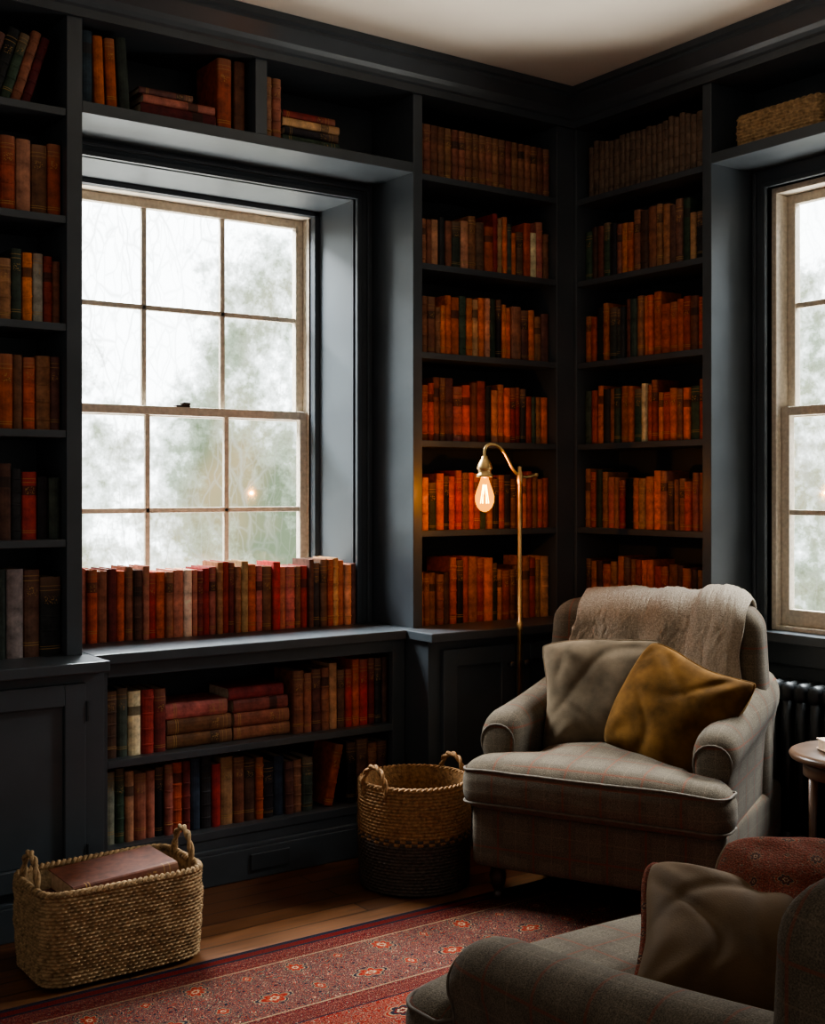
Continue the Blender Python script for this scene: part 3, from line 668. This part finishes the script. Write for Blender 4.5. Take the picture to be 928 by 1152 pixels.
def pillow(size,T,mat,label,loc,rot,mat2=None,pipe=None,seed=0,pr=.004,sag=0,crease=1.0):
    n=56; V=[];F=[];mb=MB(); s=size/2
    def pt(u,v,side):
        e=(max(0,1-abs(u)**2.6)*max(0,1-abs(v)**2.6))**.40
        x=s*u*(1-.075*(1-v*v))*(1-.10*(v*v*u*u)**2); y=s*v*(1-.075*(1-u*u))*(1-.10*(v*v*u*u)**2)
        x+=.010*math.sin(v*2.6+seed); y+=.010*math.sin(u*2.9+seed*2)-sag*max(0,v)**2*(1-.4*u*u)
        z=side*T/2*e*(1+.18*(-v))
        q=noise.noise(Vector((u*1.1+seed,v*1.1,side*3+seed)))*.018
        w=u*.8+v*.55+.25*math.sin(v*2.5+seed)
        q-=crease*.009*math.exp(-((w-.25)/.11)**2)*(.4+.6*abs(u))
        w=u*.5-v*.9+.2*math.sin(u*3+seed)
        q-=crease*.008*math.exp(-((w+.35)/.10)**2)*(.3+.7*abs(v))
        w=u*.9+v*.35+.2*math.sin(v*4+seed*1.3)
        q-=crease*.005*math.exp(-((w+.45)/.08)**2)
        for cx,cy,ph in ((-1,-1,0.3),(1,-1,1.7),(-1,1,2.4),(1,1,.9)):
            du,dv=u-cx,v-cy; rr=math.hypot(du,dv); an=math.atan2(abs(dv),abs(du))
            q+=.0028*math.sin(an*9+ph+seed)*math.exp(-((rr-.55)/.28)**2)
        z+=q*min(1,e*1.4)*side
        return (x,y,z)
    for side in (1,-1):
        V=[pt(-1+2*i/n,-1+2*j/n,side) for i in range(n+1) for j in range(n+1)]
        F=[(i*(n+1)+j,(i+1)*(n+1)+j,(i+1)*(n+1)+j+1,i*(n+1)+j+1) for i in range(n) for j in range(n)]
        if side<0: F=[f[::-1] for f in F]
        mb.add(V,F,0 if side>0 or not mat2 else 1)
    o=mb.obj('throw_pillow',[mat,mat2] if mat2 else mat,loc=loc,rot=rot,smooth=True)
    ed=[pt(-1+2*i/n,-1,1) for i in range(n)]+[pt(1,-1+2*i/n,1) for i in range(n)]+[pt(1-2*i/n,1,1) for i in range(n)]+[pt(-1,1-2*i/n,1) for i in range(n)]
    pm=MB(); pm.tube(ed,pr,6,True); pm.obj('piping',pipe or mat,o,smooth=True)
    tag(o,label,'cushion'); return o
def chairpt(l,CLc=CL,a=CR):
    c,s=math.cos(a),math.sin(a); return (CLc[0]+c*l[0]-s*l[1],CLc[1]+s*l[0]+c*l[1],l[2]+CLc[2])
def prot(face_az,tilt,roll):
    m=Matrix.Rotation(face_az,4,'Z')@Matrix.Rotation(pi/2-tilt,4,'Y')@Matrix.Rotation(pi/2+roll,4,'Z')
    return m.to_euler()
faz=CR-pi/2
pillow(.43,.22,VTAUPE,'taupe velvet cushion leaning on the armchair back',chairpt((-.100,.015,.616)),prot(faz+.17,.26,.09),seed=1,sag=.02)
pillow(.41,.21,VMUST,'mustard gold velvet cushion in the armchair corner',chairpt((.175,-.070,.594)),prot(faz-.08,.44,-.28),seed=5,sag=.015)
# ---------------------------------------------------------------- nearer armchair
C2=(1.70,1.43,.0095)
armchair(C2,pi,'matching plaid armchair turned toward the window',.24,0,.085,.905)
pillow(.38,.21,VBROWN,'tan-brown satin cushion with paisley edge on plaid armchair',(1.745,1.450,.500),prot(math.radians(216),1.0,-.04),mat2=PAISLEY,pipe=PAISLEY,seed=9,pr=.010,sag=.03,crease=1.3)
pillow(.40,.17,PAISLEY,'muted red and cream paisley cushion against the armchair back',(1.835,1.350,.530),prot(math.radians(212),.86,.0),pipe=VBROWN,seed=4)
# ---------------------------------------------------------------- floor lamp
LX,LY=2.945,3.475
lp=thing('floor_lamp','slender brass floor lamp with bare glowing bulb','lamp',(LX,LY,0))
mb=MB(); mb.lathe([(.002,0),(.082,0),(.085,.006),(.082,.014),(.03,.022),(.014,.035),(.009,.05)],32); mb.obj('base',BRASS,lp,smooth=True)
mb=MB(); mb.lathe([(.0085,.04),(.0085,.80),(.011,.802),(.011,.83),(.0075,.832),(.0075,1.335),(.010,1.34),(.012,1.35),(.012,1.375),(.008,1.385),(.009,1.40),(.003,1.405)],16); mb.obj('pole',BRASS,lp,smooth=True)
mb=MB()
pts=[(0.075,0,1.372),(.05,0,1.366),(.02,0,1.364),(-.012,0,1.374),(-.035,0,1.395),(-.055,0,1.425),(-.08,0,1.458),(-.11,0,1.478),(-.14,0,1.482),(-.158,0,1.472),(-.165,0,1.455),(-.165,0,1.435)]
sm=[]
for i in range(len(pts)-1):
    p0=Vector(pts[max(i-1,0)]);p1=Vector(pts[i]);p2=Vector(pts[i+1]);p3=Vector(pts[min(i+2,len(pts)-1)])
    for k in range(4):
        t=k/4; sm.append(.5*((2*p1)+(-p0+p2)*t+(2*p0-5*p1+4*p2-p3)*t*t+(-p0+3*p1-3*p2+p3)*t**3))
sm.append(Vector(pts[-1]))
mb.tube(sm,.0055,10); mb.lathe([(.002,-.008),(.009,-.006),(.011,0),(.009,.006),(.002,.008)],12,c=(.078,0,1.372)); mb.obj('neck',BRASS,lp,smooth=True)
mb=MB(); mb.lathe([(.007,1.44),(.011,1.437),(.012,1.430),(.016,1.424),(.023,1.412),(.028,1.398),(.029,1.392),(.024,1.388),(.023,1.376),(.029,1.372),(.032,1.362),(.029,1.361),(.014,1.364)],20,c=(-.165,0,0)); sk=mb.obj('socket',BRASS,lp,smooth=True)
mb=MB(); mb.lathe([(.013,1.366),(.015,1.355),(.020,1.340),(.029,1.316),(.035,1.294),(.034,1.272),(.027,1.254),(.016,1.242),(.004,1.237)],24,c=(-.165,0,0)); mb.obj('bulb',BULB,lp,smooth=True)
mb=MB()
for k in range(6):
    a=k*pi/3; r1,r2=.006,.015
    mb.tube([(-.165+r1*math.cos(a),r1*math.sin(a),1.335),(-.165+r2*math.cos(a+.5),r2*math.sin(a+.5),1.268)],.0010,5)
mb.obj('filament',FILA,lp)
L=bpy.data.lights.new('bulb_light','POINT'); L.energy=9; L.color=(1,.52,.18); L.shadow_soft_size=.003
lo=bpy.data.objects.new('bulb_light',L); COL.objects.link(lo); lo.location=(LX-.165,LY,1.30)
# ---------------------------------------------------------------- baskets
def contour(a,b,n,pts=400):
    raw=[]
    for k in range(pts):
        th=2*pi*k/pts; c,s=math.cos(th),math.sin(th)
        raw.append((a*math.copysign(abs(c)**(2/n),c),b*math.copysign(abs(s)**(2/n),s)))
    L=[0]
    for i in range(pts): L.append(L[-1]+math.dist(raw[i],raw[(i+1)%pts]))
    tot=L[-1]
    def f(u):
        d=(u%1)*tot
        import bisect
        i=min(pts-1,bisect.bisect_right(L,d)-1); t=(d-L[i])/max(1e-9,L[i+1]-L[i]); p,q=raw[i],raw[(i+1)%pts]
        return (p[0]+(q[0]-p[0])*t,p[1]+(q[1]-p[1])*t)
    return f,tot
def basket(name,label,loc,rotz,a,b,n,h,rows,cols,mats,split=None,amp=.005,flare=.06,handles=(),rimr=.009,wall=.010,jt=.004):
    f,tot=contour(a,b,n)
    par=thing(name,label,'basket',loc,rotz)
    ns=cols*4; nz=rows*4; mb=MB(); V=[];F=[]
    for j in range(nz+1):
        zz=j/nz; r=j/4; rowi=int(min(rows-1,j//4)); fr=r-rowi
        sc=1+flare*(zz-1)+.02*math.sin(zz*pi)
        for i in range(ns):
            u=i/ns; x,y=f(u); x2,y2=f(u+.001); nx,ny=(y2-y),-(x2-x); l=math.hypot(nx,ny) or 1
            ph=(i/4+(.5 if rowi%2 else 0))
            hh=abs(math.sin(pi*fr))**.7*(.25+.75*abs(math.sin(pi*ph)))
            jit=noise.noise(Vector((x*20,y*20,zz*9)))*jt
            d=amp*hh+jit
            V.append((x*sc+nx/l*d,y*sc+ny/l*d,zz*h+.002))
    for j in range(nz):
        for i in range(ns):
            k=(i+1)%ns; F.append((j*ns+i,j*ns+k,(j+1)*ns+k,(j+1)*ns+i))
    mb.add(V,F)
    if split:
        for q in range(len(F)):
            zr=int((q//ns)/4)/rows; cc=int((q%ns)/4)
            if zr<split-.03 or (zr<split+.03 and (cc+int((q//ns)/4))%2): mb.m[q]=1
    V=[];F=[]
    for zz in (1.0,.03):
        sc=1+flare*(zz-1)
        for i in range(cols):
            x,y=f(i/cols); l=math.hypot(x,y); V.append((x*sc*(1-wall/l),y*sc*(1-wall/l),zz*h))
    for i in range(cols):
        k=(i+1)%cols; F.append((i,cols+i,cols+k,k))
    F.append(tuple(range(cols,2*cols)))
    mb.add(V,F,0)
    V=[];sc=1-flare
    for i in range(cols):
        x,y=f(i/cols); V.append((x*sc,y*sc,.002))
    mb.add(V,[tuple(range(cols))[::-1]],1 if split else 0)
    mb.obj('body',mats,par,smooth=True)
    rm=MB(); K=cols*6
    for ph in (0,pi):
        pts=[]
        for k in range(K):
            u=k/K; x,y=f(u); l=math.hypot(x,y); a2=u*cols*pi*1.0+ph; q=rimr*.55
            rr=q*math.cos(a2); pts.append((x*(1-.3*wall/l)+x/l*rr,y*(1-.3*wall/l)+y/l*rr,h+q*math.sin(a2)))
        rm.tube(pts,rimr*.7,6,True)
    rm.obj('rim',mats[0],par,smooth=True)
    for (hx,hy,ang,wd,hh) in handles:
        hm=MB(); n2=90; ca,sa=math.cos(ang),math.sin(ang)
        for ph in (0,pi):
            pts=[]
            for k in range(n2+1):
                t=k/n2; an=pi*t; o=-math.cos(an)*wd/2; ro=math.sin(an)**.75; zz=h-.03+(hh+.03)*ro
                tw=t*18+ph; q=.0045
                nx=q*math.cos(tw); inn=q*math.sin(tw)
                dn=Vector((o,zz-h+.03-hh*.3,0)); dn.normalize()
                oo=o+dn.x*inn; z3=zz+dn.y*inn
                pts.append((hx+oo*ca-nx*sa,hy+oo*sa+nx*ca,z3))
            hm.tube(pts,.006,7)
        hm.obj('handle',mats[0],par,smooth=True)
    return par
BLx,BLy=1.30,3.30
basket('basket','rectangular woven seagrass basket with loop handles on floor',(BLx,BLy,.010),.0,.232,.145,6,.245,25,86,[SEAG],amp=.008,flare=.03,handles=((-.222,0,pi/2,.12,.085),(.222,0,pi/2,.12,.085)),rimr=.009)
basket('basket','round willow basket with dark lower half beside cabinet',(2.405,3.385,.001),.4,.185,.185,2,.345,32,62,[WILLOW,BLACKW],split=.48,amp=.006,flare=.03,handles=((-.176,.045,pi/2-.25,.11,.065),(.176,-.045,pi/2-.25,.11,.055)),rimr=.007,jt=.003)
basket('basket','small flat wicker basket on the shelf above window',(3.60,2.76,2.539),0,.10,.175,12,.105,9,40,[SEAG],amp=.009,flare=.0,rimr=.008,jt=.001)
book((BLx-.16,BLy+.0,.175),.05,.31,.21,'db',(0,pi/2,.05),'books in the seagrass basket','lying in the seagrass basket',True,0,'big ')
o=book((BLx-.14,BLy-.01,.232),.055,.30,.20,'br',(0,pi/2-.06,.0),'books in the seagrass basket','lying in the seagrass basket',True,0,'big ')
o.color=(.12,.036,.018,1)
# ---------------------------------------------------------------- radiator
mb=MB()
for k in range(13):
    y=2.86-k*.058
    for dx in (-.045,0,.045):
        mb.tube([(3.585+dx,y,.10),(3.585+dx,y,.60)],.0185,10)
    V,F=rbox(.14,.05,.07,.022,6); mb.add([(v.x+3.585,v.y+y,v.z+.615) for v in V],F); mb.add([(v.x+3.585,v.y+y,v.z+.105) for v in V],F)
    if k in (0,12): mb.box(3.54,3.56,y-.012,y+.012,.001,.09); mb.box(3.61,3.63,y-.012,y+.012,.001,.09)
o=mb.obj('radiator',IRON,smooth=True); tag(o,'dark cast-iron column radiator under the window','radiator')
# ---------------------------------------------------------------- side table
TX,TY=3.10,2.165
tb=thing('side_table','small round wooden side table beside the armchair','table',(TX,TY,.0))
mb=MB(); mb.lathe([(.002,.535),(.165,.535),(.18,.54),(.185,.55),(.18,.558),(.17,.562),(.002,.558)],48); mb.obj('tabletop',TABLEW,tb,smooth=True)
mb=MB(); mb.lathe([(.14,.49),(.145,.49),(.145,.534),(.14,.534)],40); mb.obj('apron',TABLEW,tb,smooth=True)
for k in range(3):
    a=math.radians(152+120*k)
    mb=MB(); mb.tube([(.128*math.cos(a),.128*math.sin(a),.53),(.13*math.cos(a),.13*math.sin(a),.3),(.150*math.cos(a),.150*math.sin(a),.010)],[.014,.011,.009],10); mb.obj('leg',TABLEW,tb,smooth=True)
book((TX-.09,TY+.03,.562+.0165),.030,.20,.14,'cm',(0,pi/2,-.5),'book on the side table','lying on the round side table',True,0)
# ---------------------------------------------------------------- outside
V=[];F=[];n=40
for i in range(n+1):
    a=math.radians(-10+115*i/n); V.append((1.5+7*math.cos(a),1.2+7*math.sin(a),-1.0)); V.append((1.5+7*math.cos(a),1.2+7*math.sin(a),6.0))
F=[(2*i,2*i+1,2*i+3,2*i+2) for i in range(n)]
mb=MB(); mb.add(V,F); o=mb.obj('garden_backdrop',GARD); tag(o,'hazy overcast garden with pale bare trees outside windows','garden',None,'structure')
def area(name,loc,target,sx,sy,e,col):
    L=bpy.data.lights.new(name,'AREA'); L.shape='RECTANGLE'; L.size=sx; L.size_y=sy; L.energy=e; L.color=col
    o=bpy.data.objects.new(name,L); COL.objects.link(o); o.location=loc
    d=Vector(target)-Vector(loc); o.rotation_euler=d.to_track_quat('-Z','Y').to_euler(); return o
area('sky_light',(1.7,6.0,3.9),(2.1,3.2,.6),2.4,1.4,1550,(.95,.98,1))
area('sky_light',(5.7,2.6,3.9),(2.9,2.4,.5),2.0,1.4,1050,(.95,.98,1))
area('ground_bounce_light',(2.0,6.0,-.3),(2.4,3.4,2.7),3.2,2.2,440,(1,.96,.90))
area('ground_bounce_light',(5.6,2.4,-.3),(3.0,2.4,2.7),3.0,2.2,420,(1,.96,.90))
w=bpy.data.worlds.new('world'); S.world=w; w.use_nodes=True
bg=w.node_tree.nodes['Background']; bg.inputs[0].default_value=(1.0,.95,.88,1); bg.inputs[1].default_value=.40
# ---------------------------------------------------------------- camera
cd=bpy.data.cameras.new('camera'); cam=bpy.data.objects.new('camera',cd); COL.objects.link(cam)
cam.location=(0,0,1.32); cam.rotation_euler=(pi/2,0,-math.atan2(.578,.816))
cd.sensor_fit='AUTO'; cd.sensor_width=36; cd.lens=36*1387/1152; cd.shift_y=-26/1152; cd.clip_start=.05
S.camera=cam
print('BOOKS',NB[0])
